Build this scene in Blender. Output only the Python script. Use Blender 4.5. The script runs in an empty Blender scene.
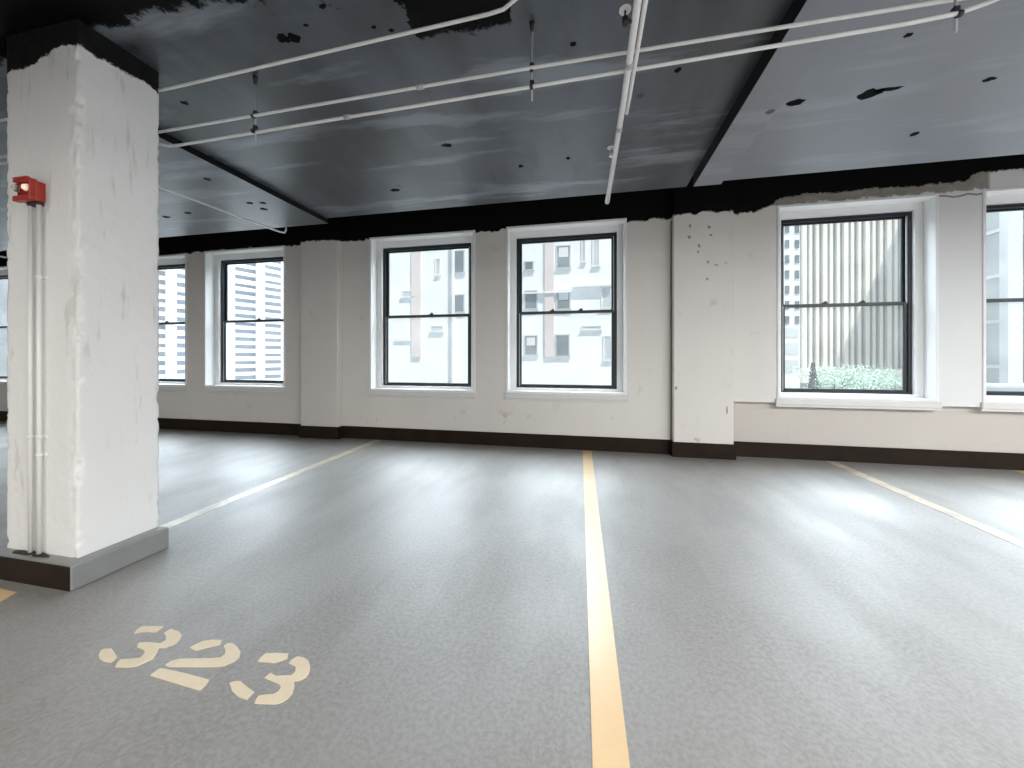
import bpy, bmesh, math, random
from mathutils import Vector, Matrix, noise
random.seed(11)
C = bpy.context.scene.collection
R = math.radians

# ------------------------------------------------------------------ camera numbers (1024 x 768 frame)
F, Y0, H = 370.0, 357.0, 1.25
TH = math.atan(370 / 1772)
SN, CS = math.sin(TH), math.cos(TH)

def ray(px, py):
    u = (px - 512) / F
    return (-SN + u * CS, CS + u * SN, (Y0 - py) / F)
def on_y(px, py, y):                       # point of a plane parallel to the window wall
    r = ray(px, py); t = y / r[1]
    return r[0] * t, H + r[2] * t
def on_z(px, py, z):                       # point of a level plane
    r = ray(px, py); t = (z - H) / r[2]
    return r[0] * t, r[1] * t

# ------------------------------------------------------------------ mesh helpers
class MB:
    def __init__(self): self.bm = bmesh.new()
    def box(self, x0, x1, y0, y1, z0, z1, bev=0.0, mi=0, seg=1):
        r = bmesh.ops.create_cube(self.bm, size=1.0)
        vs = r['verts']
        for v in vs:
            v.co = Vector(((x0 + x1) / 2 + v.co.x * (x1 - x0), (y0 + y1) / 2 + v.co.y * (y1 - y0), (z0 + z1) / 2 + v.co.z * (z1 - z0)))
        fs = {f for v in vs for f in v.link_faces}
        for f in fs: f.material_index = mi
        if bev > 0:
            es = list({e for v in vs for e in v.link_edges})
            bmesh.ops.bevel(self.bm, geom=es, offset=bev, segments=seg, affect='EDGES', profile=0.5, material=mi)
        return self
    def tube(self, pts, rad, n=10, mi=0, cap=True):
        pts = [Vector(p) for p in pts]
        rads = rad if isinstance(rad, (list, tuple)) else [rad] * len(pts)
        rings = []
        up = None
        for i, p in enumerate(pts):
            if i == 0: d = pts[1] - p
            elif i == len(pts) - 1: d = p - pts[i - 1]
            else: d = (pts[i + 1] - p).normalized() + (p - pts[i - 1]).normalized()
            d.normalize()
            if up is None:
                up = Vector((0, 0, 1)) if abs(d.z) < .9 else Vector((1, 0, 0))
            a = d.cross(up).normalized(); b = d.cross(a).normalized()
            rings.append([self.bm.verts.new(p + (a * math.cos(2 * math.pi * k / n) + b * math.sin(2 * math.pi * k / n)) * rads[i]) for k in range(n)])
        for i in range(len(rings) - 1):
            for k in range(n):
                f = self.bm.faces.new((rings[i][k], rings[i][(k + 1) % n], rings[i + 1][(k + 1) % n], rings[i + 1][k]))
                f.smooth = True; f.material_index = mi
        if cap:
            for rg in (rings[0], rings[-1]):
                f = self.bm.faces.new(rg); f.material_index = mi
        return self
    def prism(self, poly, z0, z1, mi=0):       # outline in x, y
        lo = [self.bm.verts.new((x, y, z0)) for x, y in poly]
        hi = [self.bm.verts.new((x, y, z1)) for x, y in poly]
        n = len(poly)
        self.bm.faces.new(hi).material_index = mi
        self.bm.faces.new(lo[::-1]).material_index = mi
        for i in range(n):
            self.bm.faces.new((lo[i], lo[(i + 1) % n], hi[(i + 1) % n], hi[i])).material_index = mi
        return self
    def rotz(self, a, c=(0, 0, 0)):
        bmesh.ops.rotate(self.bm, cent=c, matrix=Matrix.Rotation(a, 3, 'Z'), verts=self.bm.verts)
        return self
    def build(self, name, mats, parent=None):
        bmesh.ops.recalc_face_normals(self.bm, faces=self.bm.faces)
        me = bpy.data.meshes.new(name); self.bm.to_mesh(me); self.bm.free()
        for m in (mats if isinstance(mats, (list, tuple)) else [mats]): me.materials.append(m)
        o = bpy.data.objects.new(name, me); C.objects.link(o)
        if parent is not None:
            o.parent = parent
            off = parent.location if parent.parent is None else Vector((0, 0, 0))
            o.matrix_parent_inverse = Matrix.Translation(-off)
        return o

def tag(o, label=None, cat=None, group=None, kind=None):
    if label: o['label'] = label
    if cat: o['category'] = cat
    if group: o['group'] = group
    if kind: o['kind'] = kind
    return o
def empty(name, loc):
    o = bpy.data.objects.new(name, None); o.location = loc; o.empty_display_size = .1
    C.objects.link(o); return o

# ------------------------------------------------------------------ material helpers
class NT:
    def __init__(self, name):
        self.m = bpy.data.materials.new(name); self.m.use_nodes = True
        self.t = self.m.node_tree; self.b = self.t.nodes['Principled BSDF']
        self.co = self.t.nodes.new('ShaderNodeTexCoord').outputs['Object']
        self.xyz = None
    def n(self, k, **kw):
        nd = self.t.nodes.new(k)
        for a, b in kw.items(): setattr(nd, a, b)
        return nd
    def link(self, a, b): self.t.links.new(a, b)
    def put(self, sock, v):
        if hasattr(v, 'is_output'): self.link(v, sock)
        else: sock.default_value = v
    def axis(self, k):
        if self.xyz is None:
            self.xyz = self.n('ShaderNodeSeparateXYZ'); self.link(self.co, self.xyz.inputs[0])
        return self.xyz.outputs[k]
    def scaled(self, s):
        mp = self.n('ShaderNodeMapping'); self.link(self.co, mp.inputs['Vector']); mp.inputs['Scale'].default_value = s
        return mp.outputs[0]
    def noise(self, scale, detail=4, rough=.55, vec=None):
        nd = self.n('ShaderNodeTexNoise'); self.link(vec or self.co, nd.inputs['Vector'])
        nd.inputs['Scale'].default_value = scale; nd.inputs['Detail'].default_value = detail; nd.inputs['Roughness'].default_value = rough
        return nd.outputs['Fac']
    def voro(self, scale, vec=None):
        nd = self.n('ShaderNodeTexVoronoi'); self.link(vec or self.co, nd.inputs['Vector']); nd.inputs['Scale'].default_value = scale
        return nd.outputs['Distance'], nd.outputs['Color']
    def math(self, op, a, b=0.0, c=None):
        nd = self.n('ShaderNodeMath', operation=op); self.put(nd.inputs[0], a); self.put(nd.inputs[1], b)
        if c is not None: self.put(nd.inputs[2], c)
        return nd.outputs[0]
    def smooth(self, v, a, b, lo=0.0, hi=1.0):
        nd = self.n('ShaderNodeMapRange', interpolation_type='SMOOTHSTEP'); self.put(nd.inputs[0], v)
        for i, x in zip((1, 2, 3, 4), (a, b, lo, hi)): nd.inputs[i].default_value = x
        return nd.outputs[0]
    def mix(self, fac, a, b):
        nd = self.n('ShaderNodeMix', data_type='RGBA'); self.put(nd.inputs['Factor'], fac)
        for s, v in ((nd.inputs['A'], a), (nd.inputs['B'], b)):
            self.put(s, v if hasattr(v, 'is_output') else (*v, 1))
        return nd.outputs['Result']
    def base(self, v): self.put(self.b.inputs['Base Color'], v if hasattr(v, 'is_output') else (*v, 1))
    def rough(self, v): self.put(self.b.inputs['Roughness'], v)
    def bump(self, h, strength=.3, dist=.01):
        nd = self.n('ShaderNodeBump'); self.put(nd.inputs['Height'], h)
        nd.inputs['Strength'].default_value = strength; nd.inputs['Distance'].default_value = dist
        self.link(nd.outputs[0], self.b.inputs['Normal'])

def paint(name, col, rough=.5, var=.08, scale=6, bump=.15, metal=0.0, spec=.5):
    t = NT(name)
    d = tuple(max(0, c * (1 - var * 2)) for c in col); l = tuple(min(1, c * (1 + var)) for c in col)
    nf = t.noise(scale, 5)
    t.base(t.mix(nf, d, l)); t.rough(rough)
    t.b.inputs['Metallic'].default_value = metal; t.b.inputs['Specular IOR Level'].default_value = spec
    if bump: t.bump(t.noise(scale * 8, 4), bump, .004)
    return t.m

M = {}
M['white'] = paint('white_gloss_paint', (.80, .80, .80), .35, .03, 4, .1)
M['sill'] = paint('cream_paint', (.66, .65, .63), .45, .05, 5, .15)
M['sash'] = paint('black_metal', (.022, .026, .032), .35, .1, 12, .05)
M['jamb'] = paint('grey_aluminium', (.45, .46, .48), .35, .05, 10, .05)
M['pipe'] = paint('galvanised_pipe', (.72, .72, .72), .35, .08, 14, .1)
M['rod'] = paint('steel_rod', (.42, .43, .44), .4, .1, 20, .1)
M['dark'] = paint('blackened_steel', (.015, .015, .016), .5, .1, 20, .1)
M['red'] = paint('red_plastic', (.40, .03, .015), .35, .06, 20, .03)
M['reddark'] = paint('dark_red_reflector', (.30, .02, .012), .2, .06, 20, .0)
M['conduit'] = paint('painted_conduit', (.80, .79, .77), .4, .04, 8, .1)

def m_wall():
    t = NT('cream_plaster_wall')
    X, Yy, Z = t.axis(0), t.axis(1), t.axis(2)
    n1 = t.noise(.9, 5); n2 = t.noise(5, 6, .65); n3 = t.noise(30, 4)
    c = t.mix(n1, (.62, .585, .545), (.72, .69, .655))
    c = t.mix(t.smooth(n2, .60, .74, 0, .45), c, (.50, .44, .38))
    sc = t.noise(3.2, 6, .7, t.scaled((1.2, 1, .8)))
    low = t.smooth(Z, .75, .30)
    c = t.mix(t.math('MULTIPLY', t.smooth(sc, .63, .68, 0, .6), low), c, (.36, .31, .25))
    # cooler grey on the right-hand bay
    c = t.mix(t.math('MULTIPLY', t.smooth(X, 1.95, 2.6), t.smooth(Z, .68, .72)), c, t.mix(n1, (.66, .66, .66), (.73, .73, .72)))
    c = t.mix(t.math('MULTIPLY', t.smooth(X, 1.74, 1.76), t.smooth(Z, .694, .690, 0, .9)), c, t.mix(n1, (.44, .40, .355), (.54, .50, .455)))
    # bare concrete band over the right-hand window
    rag = t.math('MULTIPLY', t.math('SUBTRACT', t.noise(7, 6, .7), .5), .16)
    zr = t.math('ADD', Z, rag)
    conc = t.math('MULTIPLY', t.smooth(zr, 3.09, 3.11), t.math('MULTIPLY', t.smooth(X, 1.9, 2.2), t.smooth(X, 4.34, 4.30)))
    c = t.mix(conc, c, t.mix(t.noise(9, 6, .7), (.14, .125, .11), (.40, .37, .34)))
    # black ceiling paint lapping down over the top of the wall
    lim = t.math('ADD', t.smooth(X, 1.9, 2.45, 3.035, 3.20), t.smooth(X, 4.05, 4.25, 0, .10))
    k = t.smooth(t.math('SUBTRACT', zr, lim), -.012, .012)
    c = t.mix(k, c, (.006, .006, .006))
    t.base(c); t.rough(t.math('MULTIPLY_ADD', n2, .2, .5)); t.put(t.b.inputs['Specular IOR Level'], t.math('MULTIPLY_ADD', k, -.35, .4))
    t.bump(t.math('ADD', t.math('MULTIPLY', n2, .7), t.math('MULTIPLY', n3, .3)), .25, .012)
    return t.m
M['wall'] = m_wall()

def m_column():
    t = NT('white_painted_plaster')
    X, Yy, Z = t.axis(0), t.axis(1), t.axis(2)
    n1 = t.noise(1.6, 5); n2 = t.noise(7, 6, .68); n3 = t.noise(38, 4)
    c = t.mix(n1, (.74, .735, .72), (.82, .82, .815))
    st = t.noise(5, 6, .7, t.scaled((2.2, 2.2, .35)))
    c = t.mix(t.smooth(st, .57, .67, 0, .45), c, (.46, .44, .40))
    c = t.mix(t.smooth(n3, .68, .74, 0, .25), c, (.40, .38, .35))
    rag = t.math('MULTIPLY', t.math('SUBTRACT', t.noise(11, 6, .7), .5), .13)
    lim = t.smooth(X, -3.32, -2.83, 2.895, 2.985)
    k = t.smooth(t.math('SUBTRACT', t.math('ADD', Z, rag), lim), -.006, .008)
    c = t.mix(k, c, t.mix(t.noise(14, 5), (.004, .004, .004), (.02, .02, .02)))
    t.put(t.b.inputs['Specular IOR Level'], t.math('MULTIPLY_ADD', k, -.4, .5))
    t.base(c); t.rough(.55)
    t.bump(t.math('ADD', t.math('MULTIPLY', n2, .7), t.math('MULTIPLY', n3, .3)), .35, .012)
    return t.m
M['column'] = m_column()

def m_ceiling():
    t = NT('slate_painted_ceiling')
    X, Yy, Z = t.axis(0), t.axis(1), t.axis(2)
    brush = t.noise(1.6, 6, .6, t.scaled((1, .35, 1)))
    brush_sheen = t.noise(2.2, 5, .6, t.scaled((.3, 1.6, 1)))
    c = t.mix(t.smooth(brush, .38, .62), (.022, .027, .035), (.060, .070, .088))
    c = t.mix(t.smooth(brush_sheen, .52, .66, 0, .7), c, (.19, .216, .25))  # brighter brush streaks, standing in for window sheen
    c = t.mix(t.smooth(X, 1.04, 1.05, 0, .6), c, (.25, .26, .30))  # right-hand bay coloured lighter, painting in the light from the right
    # flaked patches and plugged anchor holes
    d, col = t.voro(2.1, t.scaled((1, 1, 0)))
    sep = t.n('ShaderNodeSeparateColor'); t.link(col, sep.inputs[0])
    hole = t.math('MULTIPLY', t.smooth(d, .075, .05), t.math('GREATER_THAN', sep.outputs[0], .55))
    c = t.mix(hole, c, (.008, .008, .010))
    fl = t.math('MULTIPLY', t.smooth(t.noise(9, 6, .75), .62, .66), t.math('MULTIPLY', t.smooth(Yy, 1.95, 1.75), t.smooth(X, -1.0, -1.3)))
    c = t.mix(fl, c, (.006, .006, .007))
    # bituminous black coat over the aisle side, with a torn edge
    rag = t.math('MULTIPLY', t.math('SUBTRACT', t.noise(3.2, 7, .72), .5), .38)
    bulge = t.math('MULTIPLY', t.smooth(t.math('ADD', X, rag), -1.03, -.95, 0, .42), t.smooth(t.math('ADD', X, rag), -.30, -.40))
    edge = t.math('ADD', t.math('ADD', rag, bulge), 1.58)
    k = t.smooth(t.math('SUBTRACT', edge, Yy), -.015, .015)
    c = t.mix(k, c, (.004, .004, .004))
    # the same black in the deep slot along the window wall
    k2 = t.smooth(Z, 3.13, 3.16)
    c = t.mix(k2, c, (.006, .006, .006))
    t.base(c)
    t.put(t.b.inputs['Specular IOR Level'], t.math('MULTIPLY_ADD', t.math('MAXIMUM', k, k2), -.45, .5))
    t.rough(t.math('MULTIPLY_ADD', brush, .2, .32))
    t.put(t.b.inputs['Coat Weight'], t.math('MULTIPLY_ADD', t.math('MAXIMUM', k, k2), -.35, .35)); t.b.inputs['Coat IOR'].default_value = 1.6; t.b.inputs['Coat Roughness'].default_value = .36
    t.bump(t.math('ADD', brush_sheen, t.math('MULTIPLY', t.noise(25, 4), .25)), .25, .012)
    return t.m
M['ceiling'] = m_ceiling()

def m_floor():
    t = NT('coated_concrete_floor')
    X, Yy, Z = t.axis(0), t.axis(1), t.axis(2)
    n1 = t.noise(.8, 5, .6); n2 = t.noise(1.7, 5, .5); g = t.noise(55, 4, .65); g2 = t.noise(190, 2, .5)
    c = t.mix(n1, (.19, .182, .17), (.26, .25, .237))
    c = t.mix(t.smooth(n2, .40, .75, 0, .35), c, (.165, .157, .146))
    c = t.mix(t.smooth(g, .35, .65, 0, .5), c, (.37, .36, .345))
    t.base(c)
    rr = t.math('MULTIPLY_ADD', n2, .2, .36)
    worn = t.noise(1.3, 6, .6, t.scaled((1.6, .55, 1)))       # tyre-worn lanes where the sealer is thinner
    t.rough(.5); t.put(t.b.inputs['Coat Weight'], t.smooth(worn, .36, .60, .55, 1.0)); t.b.inputs['Coat IOR'].default_value = 2.1
    t.put(t.b.inputs['Coat Roughness'], rr)
    t.bump(t.math('ADD', t.math('MULTIPLY', g, .7), t.math('MULTIPLY', g2, .3)), .6, .008)
    return t.m
M['floor'] = m_floor()

def m_line():
    t = NT('worn_yellow_line_paint')
    n = t.noise(14, 6, .7); g = t.noise(75, 3, .6)
    c = t.mix(n, (.72, .50, .25), (.82, .60, .34))
    c = t.mix(t.smooth(n, .62, .72, 0, .5), c, (.45, .38, .28))
    t.base(c); t.rough(.5); t.bump(g, .3, .005)
    t.b.inputs['Coat Weight'].default_value = 1; t.b.inputs['Coat IOR'].default_value = 1.8; t.b.inputs['Coat Roughness'].default_value = .3
    return t.m
M['line'] = m_line()
def m_worn_glare():
    t = NT('faded_glare_line_paint')
    n = t.noise(6, 6, .7)
    c = t.mix(t.smooth(n, .40, .62), (.70, .58, .42), (.42, .39, .34))
    t.base(c); t.rough(.5); t.bump(t.noise(75, 3), .3, .005)
    t.b.inputs['Coat Weight'].default_value = 1; t.b.inputs['Coat IOR'].default_value = 1.8; t.b.inputs['Coat Roughness'].default_value = .33
    return t.m
M['worn'] = m_worn_glare()  # worn paint; on the right bay line it stands in for window glare
def m_digit():
    t = NT('pale_stencil_paint')
    n = t.noise(18, 6, .7)
    t.base(t.mix(n, (.66, .55, .38), (.80, .70, .54))); t.rough(.45); t.bump(t.noise(75, 3), .3, .005)
    return t.m
M['digit'] = m_digit()
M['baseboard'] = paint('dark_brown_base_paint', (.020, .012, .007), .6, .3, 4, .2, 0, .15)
M['curb'] = paint('grey_curb_paint', (.24, .245, .24), .3, .12, 5, .2)
M['stain_shadow'] = paint('dark_stain_shadow', (.02, .018, .016), .7, .1, 10, .2)
M['scuff'] = paint('grey_scuff', (.30, .29, .27), .7, .2, 30, .1)
M['hole'] = paint('torn_dark_hole', (.004, .004, .005), .8, .1, 10, .2, 0, .08)
M['black'] = paint('black_joint_paint', (.008, .008, .009), .6, .1, 8, .1, 0, .15)

def m_glass():
    t = NT('window_glass')
    tr = t.n('ShaderNodeBsdfTransparent'); gl = t.n('ShaderNodeBsdfGlossy'); df = t.n('ShaderNodeBsdfTranslucent')
    tr.inputs[0].default_value = (.97, .99, .99, 1); gl.inputs['Roughness'].default_value = .4
    df.inputs[0].default_value = (.9, .95, .97, 1)
    m1 = t.n('ShaderNodeMixShader'); m1.inputs[0].default_value = .02
    m2 = t.n('ShaderNodeMixShader'); t.put(m2.inputs[0], t.smooth(t.noise(2.5, 5), .3, .8, .015, .05))
    t.link(tr.outputs[0], m1.inputs[1]); t.link(gl.outputs[0], m1.inputs[2])
    t.link(m1.outputs[0], m2.inputs[1]); t.link(df.outputs[0], m2.inputs[2])
    out = [x for x in t.t.nodes if x.type == 'OUTPUT_MATERIAL'][0]
    t.link(m2.outputs[0], out.inputs['Surface'])
    t.t.nodes.remove(t.b)
    return t.m
M['glass'] = m_glass()
def m_bulb():
    t = NT('lit_strobe_bulb')
    t.base((1, .9, .8)); t.b.inputs['Emission Color'].default_value = (1, .72, .5, 1); t.b.inputs['Emission Strength'].default_value = .45
    return t.m
M['bulb'] = m_bulb()
def m_lens():
    t = NT('clear_lens')
    t.base((.9, .85, .8)); t.rough(.05); t.b.inputs['Transmission Weight'].default_value = .9; t.b.inputs['IOR'].default_value = 1.2
    return t.m
M['lens'] = m_lens()

# ------------------------------------------------------------------ room
WY = 5.08                                   # window wall face
GY, GX0, GX1 = -9.0, -15.0, 11.0
b = MB().box(GX0, GX1, GY, WY + .36, -.35, 0)
tag(b.build('floor', M['floor']), 'grey coated concrete garage floor with glossy worn patches', kind='structure')

LJ, RJ = -3.465, 1.045
b = MB()
b.box(LJ, RJ, GY, 4.37, 3.12, 3.6)                    # middle bay, slightly higher
b.box(GX0, LJ, GY, 4.40, 3.06, 3.6)                   # slightly lower beyond the column line
b.box(RJ, RJ + .26, GY, 4.10, 3.0, 3.6)               # beam towards the right pilaster
b.box(RJ + .26, GX1, GY, 4.21, 3.08, 3.6)
b.box(GX0, GX1, 4.10, WY + .36, 3.5, 3.9)             # deep slot along the wall
b.box(GX0, GX1, GY, 4.2, 3.55, 3.9)
ceil = tag(b.build('ceiling', [M['ceiling'], M['black']]), 'dark slate painted ceiling with shallow beams and black torn paint', kind='structure')

WIN = [(-12.2, -10.6, .767, 3.03), (-8.38, -6.77, .767, 3.025), (-6.385, -4.79, .767, 3.04), (-3.272, -1.602, .765, 3.065),
       (-1.139, .478, .768, 3.077), (2.242, 3.85, .767, 3.09), (4.26, 5.92, .770, 3.10), (-14.25, -12.65, .767, 3.03), (7.9, 9.5, .77, 3.10)]
WIN = [(a + .025, c - .025, s + .006, h - .028) for a, c, s, h in WIN]
def wall_pieces(b, x0, x1, y0, y1, zb, zt, wins, g=.03):
    wins = sorted(w for w in wins if w[0] >= x0 and w[1] <= x1)
    x = x0
    for (a, c, s, h) in wins:
        b.box(x, a - g, y0, y1, zb, zt)
        b.box(a - g, c + g, y0, y1, zb, s - g)
        b.box(a - g, c + g, y0, y1, h + g, zt)
        x = c + g
    b.box(x, x1, y0, y1, zb, zt)
b = MB()
wall_pieces(b, GX0, 1.75, WY, WY + .36, 0, 3.55, WIN)
wall_pieces(b, 1.75, GX1, WY - .01, WY + .36, .695, 3.55, WIN)
b.box(1.75, GX1, WY + .075, WY + .36, 0, .695)        # set back below the sills of the right-hand bay
wall = tag(b.build('wall_back', M['wall']), 'cream plaster window wall with black paint lapping over its top', kind='structure')
b = MB().box(GX0 - .3, GX0, GY, WY + .36, 0, 3.9)
tag(b.build('wall_left', M['wall']), kind='structure')
# the step faces between the bays are painted black
for p in ceil.data.polygons:
    if abs(p.normal.z) < .5 and (abs(p.center.x - LJ) < .01 or abs(p.center.x - RJ) < .01): p.material_index = 1
# crack in the plaster over the pier between the two right-hand windows
b = MB()
pts = [(935, 196.2), (945, 195.8), (953, 197), (960, 196), (968, 193.6), (976, 194.6), (985, 193)]
for (p, q) in zip(pts, pts[1:]):
    a = on_y(p[0], p[1], WY - .01); c = on_y(q[0], q[1], WY - .01)
    b.bm.faces.new([b.bm.verts.new((x, WY - .013, z)) for x, z in ((a[0], a[1] - .012), (c[0], c[1] - .012), (c[0], c[1] + .010), (a[0], a[1] + .008))])
b.build('plaster_crack', M['scuff'], wall)

P1, P2 = (-4.40, -3.745), (1.035, 1.725)
PD = .115
for i, (a, c) in enumerate((P1, P2, (-9.95, -9.25), (6.55, 7.2))):
    b = MB().box(a, c, WY - PD, WY + .05, 0, 3.5, .012, 0, 2)
    o = b.build('wall_pilaster', M['wall'])
    tag(o, ['cream pilaster between the banded tower window and the pale building window', 'cream pilaster with dark screw marks left of the finned tower window',
            'pilaster hidden behind the column', 'pilaster beyond the right edge'][i], kind='structure')
    if i == 1:
        mk = [(690, 226, .022, .03), (689, 237, .03, .03), (699, 246, .022, .03), (709, 227, .025, .03), (711, 235, .03, .02), (698, 252, .015, .03),
              (708, 262, .022, .025), (716, 265, .035, .012), (726, 263, .03, .008), (707, 279, .022, .022), (727, 410, .012, .06), (676, 388, .022, .03)]
        for (px, py, w, h) in mk:
            x, z = on_y(px, py, WY - PD)
            w *= 1.5; h *= 1.6
            pl = [(x + w / 2 * math.cos(k * math.pi / 4) * random.uniform(.7, 1.2), z + h / 2 * math.sin(k * math.pi / 4) * random.uniform(.7, 1.2)) for k in range(8)]
            m = MB(); lo = [m.bm.verts.new((u, WY - PD - .0015, v)) for u, v in pl]; m.bm.faces.new(lo)
            m.build('screw_mark', M['scuff'], o)

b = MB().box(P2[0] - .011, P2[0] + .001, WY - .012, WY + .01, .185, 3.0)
b.build('corner_shadow', M['stain_shadow'], wall)  # dark strip painting in the corner shadow beside the pilaster
b = MB()
def bb(x0, x1, y):
    b.box(x0, x1, y, y + .03, 0, .185, .006)
bb(GX0, P1[0] - .02, WY - .02); bb(P1[0] - .02, P1[1] + .02, WY - PD - .02); bb(P1[1] + .02, P2[0] - .02, WY - .02)
bb(P2[0] - .02, P2[1] + .02, WY - PD - .02); bb(P2[1] + .02, GX1, WY + .055)
for x in (P1[0] - .005, P1[1] + .005, P2[0] - .005, P2[1] + .005): b.box(x - .015, x + .015, WY - PD - .01, WY + .08, 0, .185)
tag(b.build('baseboard_back', M['baseboard']), 'dark brown painted base band along the window wall', kind='structure')

# ------------------------------------------------------------------ windows
def window(n, x0, x1, z0, z1, y, label):
    root = empty('window_%d' % n, ((x0 + x1) / 2, y, z0)); tag(root, label, kind='structure')
    c = MB(); g = .03
    for (a, d) in ((x0 - g, x0), (x1, x1 + g)): c.box(a, d, y - .012, y + .26, z0 - g, z1 + g, .004)
    c.box(x0, x1, y - .012, y + .26, z1, z1 + g, .003)
    c.box(x0, x1, y - .012, y + .26, z0 - g, z0, .003)
    s, yo = .082, y + .15
    c.box(x0, x0 + s, yo, y + .27, z0, z1); c.box(x1 - s, x1, yo, y + .27, z0, z1)
    c.box(x0 + s, x1 - s, yo, y + .27, z1 - .085, z1); c.box(x0 + s, x1 - s, yo, y + .27, z0, z0 + .035)
    c.build('casing', M['white'], root)
    si = MB().box(x0 - .05, x1 + .05, y - .03, y + .02, z0 - .10, z0 - g + .002, .006)
    si.box(x0 - .05, x1 + .05, y - .018, y + .02, z0 - .125, z0 - .10, .003)
    si.build('sill', M['sill'], root)
    X0, X1, Z0, Z1 = x0 + s, x1 - s, z0 + .035, z1 - .085
    f = MB(); w = .036; ya, yb = y + .19, y + .265
    f.box(X0, X0 + w, ya, yb, Z0, Z1, .003); f.box(X1 - w, X1, ya, yb, Z0, Z1, .003)
    f.box(X0 + w, X1 - w, ya, yb, Z1 - .042, Z1, .003); f.box(X0 + w, X1 - w, ya, yb, Z0, Z0 + .018, .003)
    f.build('frame', M['sash'], root)
    j = MB()
    j.box(X0 + w, X0 + w + .012, y + .2, y + .215, Z0 + .02, (Z0 + Z1) / 2); j.box(X1 - w - .012, X1 - w, y + .2, y + .215, (Z0 + Z1) / 2, Z1 - .05)
    j.build('jamb_liner', M['jamb'], root)
    zm = (Z0 + Z1) / 2 + .0; X0 += w; X1 -= w; Z0 += .018; Z1 -= .042
    for nm, za, zb, ys, yt in (('upper_sash', zm - .02, Z1, y + .236, y + .260), ('lower_sash', Z0, zm + .02, y + .205, y + .230)):
        m = MB(); r = .034; low = nm == 'lower_sash'
        m.box(X0, X0 + r, ys, yt, za, zb, .003); m.box(X1 - r, X1, ys, yt, za, zb, .003)
        m.box(X0 + r, X1 - r, ys, yt, zb - (.036 if low else .022), zb, .003)
        m.box(X0 + r, X1 - r, ys, yt, za, za + (.03 if low else .036), .003)
        so = m.build(nm, M['sash'], root)
        p = MB().box(X0 + r - .004, X1 - r + .004, (ys + yt) / 2 - .002, (ys + yt) / 2 + .002, za + .02, zb - .02)
        p.build('pane', M['glass'], so)
    for fx in ((.36, .66) if n in (5, 6) else (.55,)):
        k = MB().box(X0 + (X1 - X0) * fx - .03, X0 + (X1 - X0) * fx + .03, y + .208, y + .236, zm + .02, zm + .036, .004)
        k.box(X0 + (X1 - X0) * fx - .008, X0 + (X1 - X0) * fx + .022, y + .212, y + .224, zm + .036, zm + .05, .003)
        k.build('sash_lock', M['sash'], root)
    return root
labs = ['window at the far left, seen past the left side of the column', 'window touching the right edge of the column, with banded tower outside',
        'second window right of the column, with banded tower outside', 'window showing a pale wall with one pink brick strip and two grey windows',
        'window showing a white wall with six small windows around a pink strip', 'window showing the finned tower and green trees', 'window cut by the right edge of the photo']
for i, (a, c, s, h) in enumerate(WIN[:7]):
    window(i + 1, a, c, s, h, WY if i < 5 else WY - .01, labs[i])
for i, (a, c, s, h) in enumerate(WIN[7:]):
    window(i + 8, a, c, s, h, WY if i == 0 else WY - .01, ['window beyond the left edge of the photo', 'window beyond the right edge of the photo'][i])

# ------------------------------------------------------------------ column
CX0, CX1, CY0, CY1 = -3.325, -2.767, 1.51, 1.905
def column_mesh():
    bm = bmesh.new(); st = .012
    nx, ny, nz = round((CX1 - CX0) / st), round((CY1 - CY0) / st), round(3.13 / .016)
    loop = [(CX0 + (CX1 - CX0) * i / nx, CY0) for i in range(nx)] + [(CX1, CY0 + (CY1 - CY0) * i / ny) for i in range(ny)] + \
           [(CX1 - (CX1 - CX0) * i / nx, CY1) for i in range(nx)] + [(CX0, CY1 - (CY1 - CY0) * i / ny) for i in range(ny)]
    cen = Vector(((CX0 + CX1) / 2, (CY0 + CY1) / 2, 0))
    rows = []
    for k in range(nz + 1):
        z = 3.13 * k / nz; row = []
        for (x, y) in loop:
            dx = min(x - CX0, CX1 - x); dy = min(y - CY0, CY1 - y)
            e = max(dx, dy)                                   # distance to the nearest arris along the face
            p = Vector((x, y, z))
            a = noise.fractal(p * 9, .8, 2.2, 4); a2 = noise.fractal(p * 24 + Vector((7, 3, 1)), .8, 2.1, 3)
            near = x > CX1 - .06 and y < CY0 + .06             # the corner towards the camera is knocked about most
            rough = math.exp(-(e / .016) ** 2)
            inn = .0012 * a2 + rough * (.0005 + (.030 if near else .008) * max(0, a2 * .8 + a * .4 - .08))
            if y < CY0 + .001 and near: inn += .007 * math.exp(-((CX1 - x - .04) / .025) ** 2) * max(0, a2 + .2)
            d = (cen + Vector((0, 0, z)) - p); d.z = 0
            d = Vector((math.copysign(1, d.x) if dx < .03 else 0, math.copysign(1, d.y) if dy < .03 else 0, 0))
            row.append(bm.verts.new(p + d * inn))
        rows.append(row)
    n = len(loop)
    for k in range(nz):
        for i in range(n):
            bm.faces.new((rows[k][i], rows[k][(i + 1) % n], rows[k + 1][(i + 1) % n], rows[k + 1][i])).smooth = True
    bm.faces.new(rows[-1]); bm.faces.new(rows[0][::-1])
    m = MB(); m.bm.free(); m.bm = bm
    return m
col = empty('concrete_column', ((CX0 + CX1) / 2, (CY0 + CY1) / 2, 0))
tag(col, 'square white plastered column with chipped corner, standing on a grey curb at left', 'column')
column_mesh().build('shaft', M['column'], col)
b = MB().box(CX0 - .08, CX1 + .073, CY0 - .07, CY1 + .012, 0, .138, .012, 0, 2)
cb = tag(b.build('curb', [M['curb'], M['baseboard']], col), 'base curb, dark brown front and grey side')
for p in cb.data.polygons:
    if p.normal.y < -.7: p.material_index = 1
m = MB()
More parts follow.
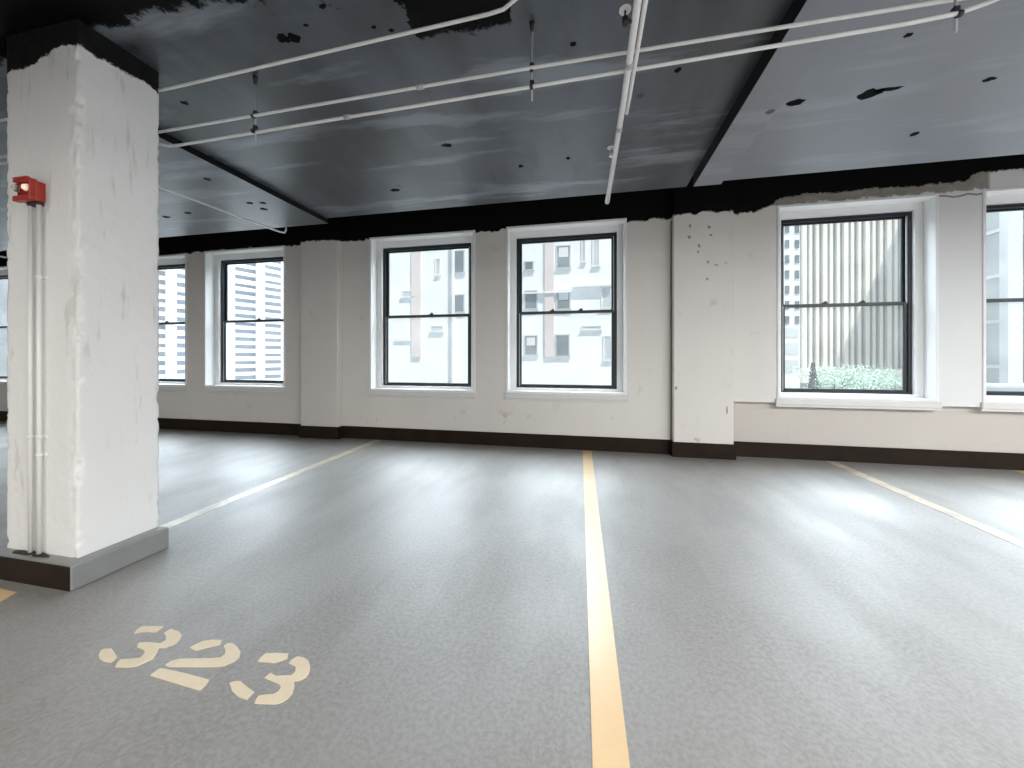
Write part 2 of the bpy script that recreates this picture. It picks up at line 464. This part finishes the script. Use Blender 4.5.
for (x, y) in ((-3.17, .006), (-3.11, .008), (-3.03, .007), (-2.99, .005)):
    m.prism([(x + .045 * math.cos(k * .785) * random.uniform(.6, 1.2), CY0 - .022 + .02 * math.sin(k * .785) * random.uniform(.6, 1)) for k in range(8)], .136, .138 + y)
tag(m.build('dirt', M['stain_shadow'], col), 'dark dirt on the curb ledge')

# fire alarm strobe on the column
AX0, AX1, AZ0, AZ1, AY = -3.148, -3.010, 2.118, 2.238, CY0
al = empty('fire_alarm_strobe', ((AX0 + AX1) / 2, AY, AZ0))
tag(al, 'red fire alarm strobe light fixed high on the white column', 'fire alarm')
MB().box(AX0 + .012, AX1, AY - .034, AY + .003, AZ0 + .004, AZ1 - .006, .006, 0, 2).build('back_box', M['red'], al)
m = MB()
m.box(AX0, AX1 + .002, AY - .040, AY - .032, AZ0, AZ1, .003)
m.box(AX0, AX1, AY - .062, AY - .038, AZ1 - .014, AZ1, .003); m.box(AX0, AX1, AY - .062, AY - .038, AZ0, AZ0 + .03, .003)
m.box(AX1 - .012, AX1, AY - .062, AY - .038, AZ0 + .03, AZ1 - .014, .003)
m.box(AX0 + .03, AX1 + .003, AY - .075, AY - .06, AZ1 - .006, AZ1 + .004, .002)
m.build('housing', M['red'], al)
rf = MB().box(AX0 + .004, AX1 - .012, AY - .044, AY - .039, AZ0 + .03, AZ1 - .014).build('reflector', M['reddark'], al)
m = MB(); cx, cz = AX0 + .075, AZ0 + .078
m.tube([(cx, AY - .044, cz), (cx, AY - .058, cz)], [.021, .013], 14); m.build('bulb', M['bulb'], al)
m = MB(); m.tube([(AX0 + .012, AY - .043, cz), (AX0 + .012, AY - .056, cz), (AX0 + .012, AY - .068, cz)], [.024, .022, .01], 14); m.build('lens', M['lens'], al)
MB().box(-3.105, -3.015, AY - .03, AY - .002, AZ0 - .016, AZ0 + .006, .004).build('conduit_hub', M['dark'], al)

for x, top, r, lb in ((-3.026, 2.112, .0100, 'white conduit dropping from the fire alarm strobe to the curb'),
                      (-3.094, 2.112, .0095, 'thin painted conduit left of the conduit under the fire alarm strobe')):
    e = empty('electrical_conduit', (x, CY0 - .018, .138)); tag(e, lb, 'conduit', 'conduits down the column face')
    MB().tube([(x, CY0 - .018, .138), (x, CY0 - .018, top)], r, 14).build('tube', M['conduit'], e)
    for z in ((1.70, .80, .70) if r > .0098 else (.80,)):
        k = MB().tube([(x, CY0 - .018, z - .009), (x, CY0 - .018, z + .009)], r + .004, 14)
        k.box(x - .032, x + .032, CY0 - .006, CY0 + .001, z - .009, z + .009, .001)
        k.build('strap', M['conduit'], e)

# ------------------------------------------------------------------ floor markings
def line(name, poly, label, m='line'):
    o = MB().prism(poly, 0, .0025).build(name, M[m])
    tag(o, label, 'parking line', 'yellow parking bay lines'); return o
line('parking_line', [(-.085, 5.03), (.030, 5.03), (.122, 1.15), (.140, .3), (.026, .3), (.010, 1.15)], 'long yellow bay line running from the wall towards the camera, centre of the photo')
line('parking_line', [(-3.165, 5.03), (-3.06, 5.03), (-3.0, 2.05), (-3.105, 2.05)], 'faded yellow bay line running from the wall to the column curb', 'worn')
line('parking_line', [(2.77, 5.12), (2.875, 5.12), (2.885, .4), (2.78, .4)], 'pale bay line under the finned tower window, washed out by glare', 'worn')  # paler paint stands in for the window glare
line('parking_line', [(-3.35, 1.395), (-2.975, 1.385), (-2.945, 1.315), (-3.35, 1.325)], 'short yellow stripe in front of the column curb')
line('parking_line', [(4.56, 5.12), (4.665, 5.12), (4.67, .4), (4.565, .4)], 'bay line at the right edge of the photo under the cut off window')

def px1(pts): return [on_z(90 + x / 8.533, 610 + y / 8.533, 0) for x, y in pts]
def px2(pts): return [on_z(200 + x / 8.533, 630 + y / 8.533, 0) for x, y in pts]
def px0(pts): return [on_z(x, y, 0) for x, y in pts]
D1 = [px1([(375, 205), (395, 175), (430, 148), (470, 140), (630, 142), (600, 168), (560, 195), (500, 188), (430, 192)]),
      px1([(630, 200), (690, 163), (755, 186), (785, 215), (770, 250), (740, 285), (700, 305), (640, 325), (590, 328), (575, 365), (540, 420), (460, 455), (400, 483), (330, 492), (215, 490), (230, 455), (260, 425), (340, 420), (425, 412), (455, 385), (470, 355), (440, 335), (400, 320), (418, 282), (490, 278), (600, 288), (645, 262), (650, 230)]),
      px1([(75, 390), (90, 350), (120, 335), (180, 330), (205, 360), (232, 405), (205, 435), (180, 452), (120, 445), (85, 425)])]
D2 = [px0([(189.6, 648), (195, 645), (203, 641.5), (212, 640), (222, 640.5), (220, 645.2), (205, 648.5), (196, 651)]),
      px0([(223.5, 646.5), (227, 644), (231.6, 643.2), (237, 646.8), (240.6, 652.5), (239.5, 657.5), (235, 661.5), (224, 666.3), (215, 667.3), (168.5, 667.2), (165, 665.2), (172, 661), (180, 659.2), (210, 658.6), (220, 658), (225, 654.6), (225.5, 650)]),
      px0([(149.8, 675.8), (160.3, 668.4), (185, 673.6), (209.5, 680.3), (205, 686.5), (200, 691)])]
D3 = [px2([(490, 272), (520, 235), (560, 203), (650, 198), (755, 205), (745, 248), (700, 265), (640, 285)]),
      px2([(755, 288), (790, 250), (835, 228), (890, 240), (925, 265), (942, 320), (930, 375), (900, 412), (850, 435), (805, 442), (805, 490), (790, 545), (745, 595), (690, 625), (640, 637), (465, 630), (478, 595), (500, 565), (560, 555), (625, 550), (670, 525), (692, 490), (675, 465), (640, 450), (550, 412), (600, 368), (650, 395), (780, 390), (815, 355), (815, 315)]),
      px2([(252, 455), (300, 440), (345, 440), (395, 485), (465, 535), (440, 555), (400, 600), (330, 575), (275, 525)])]
for nm, D, lb in (('painted_number', D1, 'first painted numeral 3, nearest the column'), ('painted_number', D2, 'painted numeral 2 between the two threes'), ('painted_number', D3, 'last painted numeral 3, farthest from the column')):
    m = MB()
    for poly in D: m.prism(poly, 0, .0025)
    tag(m.build(nm, M['digit']), lb + ', stencilled on the floor', 'painted number', 'stencilled bay number on the floor')

# ------------------------------------------------------------------ pipes under the ceiling
def pipe(label, pts, r, couplings=(), n=12, name='sprinkler_pipe'):
    e = empty(name, pts[0]); tag(e, label, 'pipe', 'pale pipes under the ceiling')
    MB().tube(pts, r, n).build('tube', M['pipe'], e)
    for (p, q) in couplings: MB().tube([p, q], (r if isinstance(r, float) else r[0]) + .005, n).build('coupling', M['rod'], e)
    return e
PY = 2.035
p1 = pipe('upper of the two long pipes sharing hanger rods', [(-9, PY + .03, 2.852), (-3, PY + .03, 2.852), (-.3, PY - .01, 2.85), (1.8, PY - .01, 2.85), (2.5, PY - .01, 2.85), (3.2, 1.8, 2.85)], .0092, [((-1.0, PY, 2.85), (-.96, PY, 2.85))])
p2 = pipe('lower of the two long pipes sharing hanger rods, bent near its right end',
          [(-9, PY + .03, 2.80), (-3.10, PY + .03, 2.80), (-2.93, PY + .04, 2.75), (-2.85, PY + .045, 2.748), (-.3, PY, 2.752), (1.40, PY - .035, 2.755), (1.58, PY - .05, 2.755), (1.66, PY - .08, 2.757), (1.9, 1.80, 2.76), (2.6, 1.2, 2.76)], .0092, [((-1.5, PY + .018, 2.75), (-1.46, PY + .018, 2.75))])
p3 = pipe('pipe close to the ceiling from behind the column, bending towards the camera', [(-6, 1.945, 3.03), (-2.7, 1.935, 3.03), (-.51, 1.855, 3.03), (-.43, 1.845, 3.03), (-.33, 1.79, 3.03), (.5, 1.17, 3.03), (.98, .80, 3.03)], .0095)
# the pipe that crosses below them towards the window wall, a thinner conduit strapped beside it
py_ = pipe('thick pipe crossing under the others towards the windows', [(.20, -3, 2.728), (.20, 1.0, 2.728), (.195, 2.2, 2.728), (.168, 3.64, 2.728)], [.016, .016, .017, .022],
           [((.197, 1.93, 2.728), (.197, 1.965, 2.728)), ((.190, 2.46, 2.728), (.190, 2.50, 2.728))])
x = pipe('thin conduit strapped along the thick crossing pipe', [(.232, -3, 2.728), (.232, 1.2, 2.728), (.225, 2.2, 2.731), (.223, 2.35, 2.735)], .0105, name='conduit_pipe')
pl = pipe('pipe running to the window wall left of the pale pilaster, with an upturned end', [(-3.965, 2.095, 2.85), (-3.96, 2.7, 2.85), (-3.875, 4.02, 2.85), (-3.865, 4.09, 2.86), (-3.862, 4.11, 2.90), (-3.862, 4.11, 3.055)], .011)
pipe('pipe running to the windows farther left behind the column', [(-8.6, .5, 2.75), (-8.6, 4.3, 2.75)], .014)

for (xx, yy, lab) in ((-2.185, PY + .02, 'hanger rod nearest the column'), (-.314, PY, 'hanger rod in the middle of the two long pipes'), (1.585, PY - .05, 'hanger rod at the bend near the right end')):
    zt = 3.12 if xx < 1 else 3.08
    e = empty('pipe_hanger', (xx, yy, zt)); tag(e, lab + ', dropping from the ceiling', 'pipe hanger', 'hanger rods of the two long pipes')
    yo = yy + .016
    MB().tube([(xx, yo, zt), (xx, yo, 2.685)], .0055, 8).build('rod', M['rod'], e)
    MB().tube([(xx, yo, zt), (xx, yo, zt - .012), (xx, yo, zt - .05)], [.018, .014, .010], 10).build('anchor', M['dark'], e)
    for z in (2.85, 2.752):
        k = MB(); k.tube([(xx - .009, yy, z), (xx + .009, yy, z)], .0145, 12)
        k.box(xx - .012, xx + .012, yo - .010, yo + .012, z + .016, z + .045, .003)
        k.build('clamp', M['dark'], e)

def head(yy, big):                          # upright head on a short outlet of the thick pipe
    x, z = .155, 2.728
    m = MB().tube([(.185, yy, z), (x, yy, z), (x, yy, z + .012)], .009, 8)
    m.tube([(x, yy, z - .012), (x, yy, z + .02)], .013, 10)
    for s in (-1, 1): m.tube([(x, yy + s * .010, z + .018), (x, yy + s * .017, z + .03), (x, yy, z + .05)], .004, 6)
    o = m.build('sprinkler_head', M['dark'] if big else M['pipe'], py_)
    MB().tube([(x, yy, z + .05), (x, yy, z + .056)], .026, 14).build('deflector', M['white'], o)
head(1.70, True); head(2.80, False)

# torn holes in the ceiling
def ceil_hole(cx, cy, w, h, z):
    x0, y0 = on_z(cx, cy, z)
    xa, _ = on_z(cx + w / 2, cy, z); _, yb = on_z(cx, cy + h / 2, z)
    pl = []
    for k in range(14):
        a = k * 2 * math.pi / 14; r = random.uniform(.65, 1.15)
        pl.append((x0 + (xa - x0) * math.cos(a) * r, y0 + (yb - y0) * math.sin(a) * r))
    MB().prism(pl, z - .002, z + .01).build('torn_hole', M['hole'], ceil)
for c in ((797, 102, 18, 7), (870, 94, 22, 10), (889, 89, 26, 3.5), (990, 79, 12, 4), (908, 35, 8, 5), (914, 134, 8, 4)): ceil_hole(*c, 3.08)
for c in ((283, 38, 14, 11), (294, 38, 14, 11), (447, 145, 12, 4), (395, 190, 12, 3.5), (678, 70, 7, 5), (568, 158, 5, 3), (521, 166, 6, 3), (185, 103, 8, 5), (573, 44, 7, 5), (323, 6, 9, 5), (306, 25, 6, 3), (374, 27, 6, 4), (391, 30, 6, 4)): ceil_hole(*c, 3.12)
for c in ((207, 179, 7, 4), (250, 203, 8, 3), (263, 203, 7, 3), (264, 209, 8, 3), (188, 213, 8, 3), (166, 217, 7, 3)): ceil_hole(*c, 3.06)

# ------------------------------------------------------------------ outside
def ext(name, col, rough=.6, var=.05, scale=1.5, bump=0): M[name] = paint(name, col, rough, var, scale, bump)
ext('pale_stucco', (.76, .785, .80)); ext('pink_brick', (.62, .545, .535)); ext('grey_glazing', (.15, .175, .19), .2); ext('blind', (.62, .64, .65))
ext('tower_white', (.74, .77, .80)); ext('tower_band', (.13, .155, .19), .25); ext('fin_stone', (.80, .77, .71)); ext('fin_glass', (.36, .37, .37), .3)
ext('block_grey', (.50, .54, .56)); ext('street', (.25, .26, .27)); ext('bark', (.12, .09, .07)); ext('ledge', (.70, .72, .73)); ext('soot', (.45, .48, .50))
t = NT('tree_leaves'); t.base(t.mix(t.noise(3, 4), (.36, .50, .41), (.54, .66, .58))); t.rough(.6); M['leaf'] = t.m

tag(MB().box(-260, 260, 6.5, 330, -9.3, -9).build('ground', M['street']), 'pale street far below the windows', kind='structure')

# banded tower seen through the two windows on the left
def at_depth(px, z):
    u = (px - 512) / F
    return Vector((z * (-SN + u * CS), z * (CS + u * SN), 0))
A, B = at_depth(100, 104), at_depth(330, 164)
L = (B - A).length; dr = (B - A) / L; nrm = Vector((dr.y, -dr.x, 0)); ang = math.atan2(dr.y, dr.x)
def t_of(px):
    r = ray(px, 300); # intersect the sight line with the facade line
    det = r[0] * (-dr.y) + dr.x * r[1]
    s = (A.x * (-dr.y) + dr.x * A.y) / det
    p = Vector((r[0] * s, r[1] * s, 0)); return (p - A).dot(dr)
tw = empty('office_tower', (A.x, A.y, -9)); tag(tw, 'white tower with dark horizontal window bands outside the left windows', 'building')
def obox(m, t0, t1, d0, d1, z0, z1):
    base = len(m.bm.verts)
    P = [A + dr * t + nrm * d for t, d in ((t0, d0), (t1, d0), (t1, d1), (t0, d1))]
    m.prism([(p.x, p.y) for p in P], z0, z1)
m = MB(); obox(m, 0, L, -25, 0, -9, 48); m.build('wall', M['tower_white'], tw)
cols = [(130, 143), (155, 165.5), (175, 192), (199, 216), (235, 255.5), (263.5, 281), (290, 306)]
fh = 2.8
for i in range(-3, 17):
    z = 1.25 + i * fh + .2
    for k, (a, c) in enumerate(cols):
        if k in (0, 3, 6) : continue
        ta, tb = t_of(a), t_of(c)
        if tb > L - .5: tb = L - .5
        m = MB(); obox(m, ta, tb, -.2, .05, z, z + (1.45 if (i * 7 + k * 3) % 5 else 1.15)); m.build('window_band', M['tower_band'], tw)
for k in range(4):
    px = (166.5, 174, 256.5, 262.5)[k]; ta = t_of(px)
    m = MB(); obox(m, ta - .35, ta + .35, 0, 1.0, -9, 48); m.build('rib', M['tower_white'], tw)

# pale apartment block straight across the street
BY = 26.0
ap = empty('apartment_building', (-4, BY, -9)); tag(ap, 'pale stucco building across the street with pink brick strips and small windows', 'building')
def X(px, y=BY): return on_y(px, 300, y)[0]
def Zz(px, py, y=BY): return on_y(px, py, y)[1]
MB().box(X(330), X(700), BY, BY + 14, -9, 13).build('wall', M['pale_stucco'], ap)
for (a, c, bot) in ((412, 421, 357), (545, 554, 357)):
    MB().box(X(a), X(c), BY - .12, BY + .1, Zz(a, bot), 13).build('brick_strip', M['pink_brick'], ap)
MB().box(X(395), X(411), BY - .1, BY + .1, Zz(400, 341), Zz(400, 338)).build('ledge', M['ledge'], ap)
MB().box(X(523), X(572), BY - .2, BY + .1, Zz(545, 293.5), Zz(545, 292)).build('ledge', M['ledge'], ap)
MB().box(X(573), X(612), BY - .25, BY + .1, Zz(590, 287), Zz(590, 285)).build('ledge', M['ledge'], ap)
MB().box(X(453), X(455), BY - .3, BY + .1, -2, 13).build('drain_pipe', M['ledge'], ap)
for i, (a, c, tp, bt) in enumerate([(452, 464, 251, 273), (452, 464, 295, 312), (525, 533, 262, 270), (525, 537, 291, 309), (525, 537, 336, 355), (557, 570, 246, 268), (557, 570, 291, 309), (556, 569, 335, 356),
                       (402, 414, 291, 297), (436, 440, 259, 275), (431, 443, 326, 331.5), (582, 601, 326, 329.5), (602, 611, 287, 308), (604, 611, 336, 360), (593, 599, 238, 266), (582, 585, 240, 262)]):
    x0, x1, z0, z1 = X(a), X(c), Zz((a + c) / 2, bt), Zz((a + c) / 2, tp)
    big = i < 8
    f = MB()
    s = .05
    f.box(x0 - s, x0 + s * .6, BY - .06, BY + .02, z0, z1); f.box(x1 - s * .6, x1 + s, BY - .06, BY + .02, z0, z1)
    f.box(x0 - s, x1 + s, BY - .06, BY + .02, z1 - s * .6, z1 + s); f.box(x0 - s * 2, x1 + s * 2, BY - .12, BY + .02, z0 - s, z0 + s * .4)
    fr = f.build('window', M['soot'] if big else M['ledge'], ap)
    MB().box(x0 + .02, x1 - .02, BY - .03, BY + .01, z0 + .02, z1 - .02).build('pane', M['grey_glazing' if big else 'soot'], fr)
    if i in (4, 5, 6):
        MB().box(x0 + .12, x1 - .12, BY - .045, BY - .02, z0 + (z1 - z0) * .5, z1 - .1).build('blind', M['blind'], fr)

# corner building, finned tower and trees seen through the right-hand window
FY = 40.0
cb = empty('corner_building', (19, FY - 3, -9)); tag(cb, 'white narrow building with small dark windows left of the finned tower', 'building')
CYb = FY - 4
MB().box(X(740, CYb), X(800, CYb), CYb, CYb + 10, -9, 19).build('wall', M['pale_stucco'], cb)
for k in range(9):
    py = 229 + k * 15.2
    if py > 322: break
    for a, c in ((785, 789), (795, 799)):
        MB().box(X(a, CYb), X(c, CYb), CYb - .05, CYb + .02, Zz(a, py + 4, CYb), Zz(a, py - 4, CYb)).build('window', M['grey_glazing'], cb)
for (tp, bt) in ((328, 337), (343, 354), (360, 372)):
    MB().box(X(784, CYb), X(798, CYb), CYb - .05, CYb + .02, Zz(790, bt, CYb), Zz(790, tp, CYb)).build('window', M['block_grey'], cb)
ft = empty('finned_tower', (25, FY, -9)); tag(ft, 'tall beige tower of closely spaced vertical fins, half in shadow', 'building')
MB().box(X(800, FY), 29.6, FY, FY + 20, -9, 20).build('wall', M['fin_glass'], ft)
xx = X(801, FY); k = 0
while xx < 29.1:
    w = .22 if k % 3 else .34
    MB().box(xx, xx + w, FY - .30, FY + .05, .2, 20).build('fin', M['fin_stone'], ft)
    xx += .56; k += 1
MB().box(X(800, FY), 29.6, FY - .5, FY + .05, -1.2, .2).build('base_band', M['fin_stone'], ft)
# grey tower on the right whose roof throws the sloping shadow on the fins
bk = empty('grey_tower', (35, 34, -9)); tag(bk, 'grey tower with white corner pier outside the window at the right edge', 'building')
BT = 19.8
MB().box(30, 48, 34, FY + 20, -9, BT).build('wall', M['block_grey'], bk)
MB().box(29.9, 30.75, 33.8, 34.4, -9, BT).build('corner_pier', M['tower_white'], bk)
for k in range(5):
    MB().box(29.9, 30.05, 34.4, FY - .6, -3 + k * 3.4, -2.75 + k * 3.4).build('ledge', M['tower_white'], bk)
MB().box(30.9, 34, 33.92, 34.02, -6, BT - 1).build('glazing', M['grey_glazing'], bk)
# parapet of a lower roof in front of it
rp = tag(MB().box(14.8, 24, 17.6, 17.9, -2.2, .1).box(14.8, 24, 17.5, 18.0, .1, .22).build('parapet_wall', M['ledge']), 'low pale parapet wall below the trees', 'wall')

def tree(x, y, top, rad, label, n=5000, bare=False):
    e = empty('street_tree', (x, y, -9)); tag(e, label, 'tree', 'street trees below the finned tower')
    m = MB(); rng = random.Random(int(x * 100))
    m.tube([(x, y, -9), (x + .05, y, -5), (x - .05, y + .05, top - rad * .6)], [.16, .12, .05], 9)
    tips = []
    for k in range(9):
        a = k * 2.4; z0 = top - rad * rng.uniform(.9, 2.0)
        q = Vector((x + math.cos(a) * rad * .75, y + math.sin(a) * rad * .75, z0 + rad * .8)); tips.append(q)
        m.tube([(x, y, z0 - rad * .3), ((x + q.x) / 2, (y + q.y) / 2, z0 + rad * .1), tuple(q)], [.05, .035, .015], 6)
    m.build('trunk', M['bark'], e)
    lf = MB()
    cl = [Vector((x + rng.gauss(0, rad * .5), y + rng.gauss(0, rad * .5), top - rad * rng.uniform(.3, 1.9))) for _ in range(34)] + tips
    for _ in range(n):
        c = rng.choice(cl) + Vector((rng.gauss(0, rad * .2), rng.gauss(0, rad * .2), rng.gauss(0, rad * .16)))
        if c.z > top: c.z = top - rng.random() * .3
        s = rng.uniform(.035, .075)
        a = Vector((rng.uniform(-1, 1), rng.uniform(-1, 1), rng.uniform(-.6, .6))).normalized(); bq = a.cross(Vector((rng.uniform(-1, 1), rng.uniform(-1, 1), rng.uniform(-1, 1)))).normalized()
        lf.bm.faces.new([lf.bm.verts.new(c + a * s), lf.bm.verts.new(c + bq * s * .5), lf.bm.verts.new(c - a * s), lf.bm.verts.new(c - bq * s * .5)])
    lf.build('foliage', M['leaf'], e)
for (px, yy, tp, rad, lb) in ((834, 24.0, .85, 1.3, 'green tree in front of the finned tower, leftmost of the row'), (862, 27.5, .75, 1.4, 'green tree in front of the finned tower, second of the row'),
                              (795, 30, -.7, 1.4, 'green tree below the narrow white building'), (893, 31.0, -.1, 1.4, 'green tree in front of the finned tower, at the right jamb of the window')):
    tree(X(px, yy), yy, tp, rad, lb)
# slim dark cypress in front of the trees
cx, cy = X(813, 20), 20.0
e = empty('cypress_tree', (cx, cy, -9)); tag(e, 'slim dark tree standing in front of the green trees', 'tree')
MB().tube([(cx, cy, -9), (cx, cy, 0.2)], [.12, .03], 8).build('trunk', M['bark'], e)
lf = MB(); rng = random.Random(4)
for _ in range(1500):
    h = rng.random(); z = -5 + h * 6.0; rr = .38 * math.sin(min(1, (1 - h) * 1.6 + .08) * 1.57) * rng.random() ** .5; a = rng.random() * 6.283
    c = Vector((cx + rr * math.cos(a), cy + rr * math.sin(a), z)); s = rng.uniform(.04, .09)
    u = Vector((rng.uniform(-.6, .6), rng.uniform(-.6, .6), 1)).normalized(); v = u.cross(Vector((rng.uniform(-1, 1), rng.uniform(-1, 1), .1))).normalized()
    lf.bm.faces.new([lf.bm.verts.new(c + u * s), lf.bm.verts.new(c + v * s * .4), lf.bm.verts.new(c - u * s), lf.bm.verts.new(c - v * s * .4)])
t = NT('dark_needles'); t.base((.05, .07, .06)); t.rough(.7)
lf.build('foliage', t.m, e)

# ------------------------------------------------------------------ light
SKY_HI = 11.5
w = bpy.data.worlds.new('World'); bpy.context.scene.world = w; w.use_nodes = True
nt = w.node_tree; bg = nt.nodes['Background']               # overcast sky, brightest over the street ahead of the windows
tc = nt.nodes.new('ShaderNodeTexCoord'); sx = nt.nodes.new('ShaderNodeSeparateXYZ'); nt.links.new(tc.outputs['Generated'], sx.inputs[0])
def mr(v, a, b, lo, hi):
    n = nt.nodes.new('ShaderNodeMapRange'); n.interpolation_type = 'SMOOTHSTEP'; nt.links.new(v, n.inputs[0])
    for i, q in zip((1, 2, 3, 4), (a, b, lo, hi)): n.inputs[i].default_value = q
    return n.outputs[0]
mu = nt.nodes.new('ShaderNodeMath'); mu.operation = 'MULTIPLY'
nt.links.new(mr(sx.outputs[1], -.05, .5, 0, SKY_HI), mu.inputs[0]); nt.links.new(mr(sx.outputs[2], .1, .5, 0, 1), mu.inputs[1])
ad = nt.nodes.new('ShaderNodeMath'); ad.operation = 'ADD'; nt.links.new(mu.outputs[0], ad.inputs[0]); ad.inputs[1].default_value = .5
nt.links.new(ad.outputs[0], bg.inputs[1]); bg.inputs[0].default_value = (.83, .92, 1.0, 1)
sd = bpy.data.lights.new('sun', 'SUN'); sd.energy = 6.0; sd.angle = R(.6); sd.color = (1, .96, .9)
so = bpy.data.objects.new('sun', sd); C.objects.link(so)
so.rotation_euler = Vector((-1, .72, -2.5)).to_track_quat('-Z', 'Y').to_euler()
# added fill lights, unseen, behind and to the right of the camera
def fill_lamp(x, y, e, col):
    l = bpy.data.lights.new('fill_light', 'AREA'); l.shape = 'RECTANGLE'; l.size = 1.5; l.size_y = .25; l.energy = e; l.color = col
    o = bpy.data.objects.new('fill_light', l); C.objects.link(o); o.location = (x, y, 2.9)
for x, e in ((-9, 65), (-5, 75), (-1, 95), (3, 120), (7, 130)):
    fill_lamp(x, -2.2, e, (1, .95, .88)); fill_lamp(x, -5.5, e, (1, .95, .88))
for x, y in ((3.4, -.4), (6.4, -.2), (9.4, .8)):  # cool fill added to brighten the right side of the column
    fill_lamp(x, y, 250, (.94, .97, 1))

# ------------------------------------------------------------------ camera
cd = bpy.data.cameras.new('camera'); cam = bpy.data.objects.new('camera', cd); C.objects.link(cam)
cd.sensor_fit = 'HORIZONTAL'; cd.sensor_width = 36; cd.lens = F / 1024 * 36; cd.shift_y = -(384 - Y0) / 1024
cd.clip_start = .05; cd.clip_end = 1000
cam.location = (0, 0, H); cam.rotation_euler = (R(90), 0, TH)
sc = bpy.context.scene; sc.camera = cam
vs = sc.view_settings; vs.view_transform = 'Standard'; vs.look = 'None'; vs.exposure = 0.2; vs.gamma = 1; vs.use_curve_mapping = False
sc.cycles.use_denoising = True
sc.cycles.max_bounces = 10; sc.cycles.diffuse_bounces = 5; sc.cycles.glossy_bounces = 4; sc.cycles.transparent_max_bounces = 12
sc.cycles.sample_clamp_indirect = 8
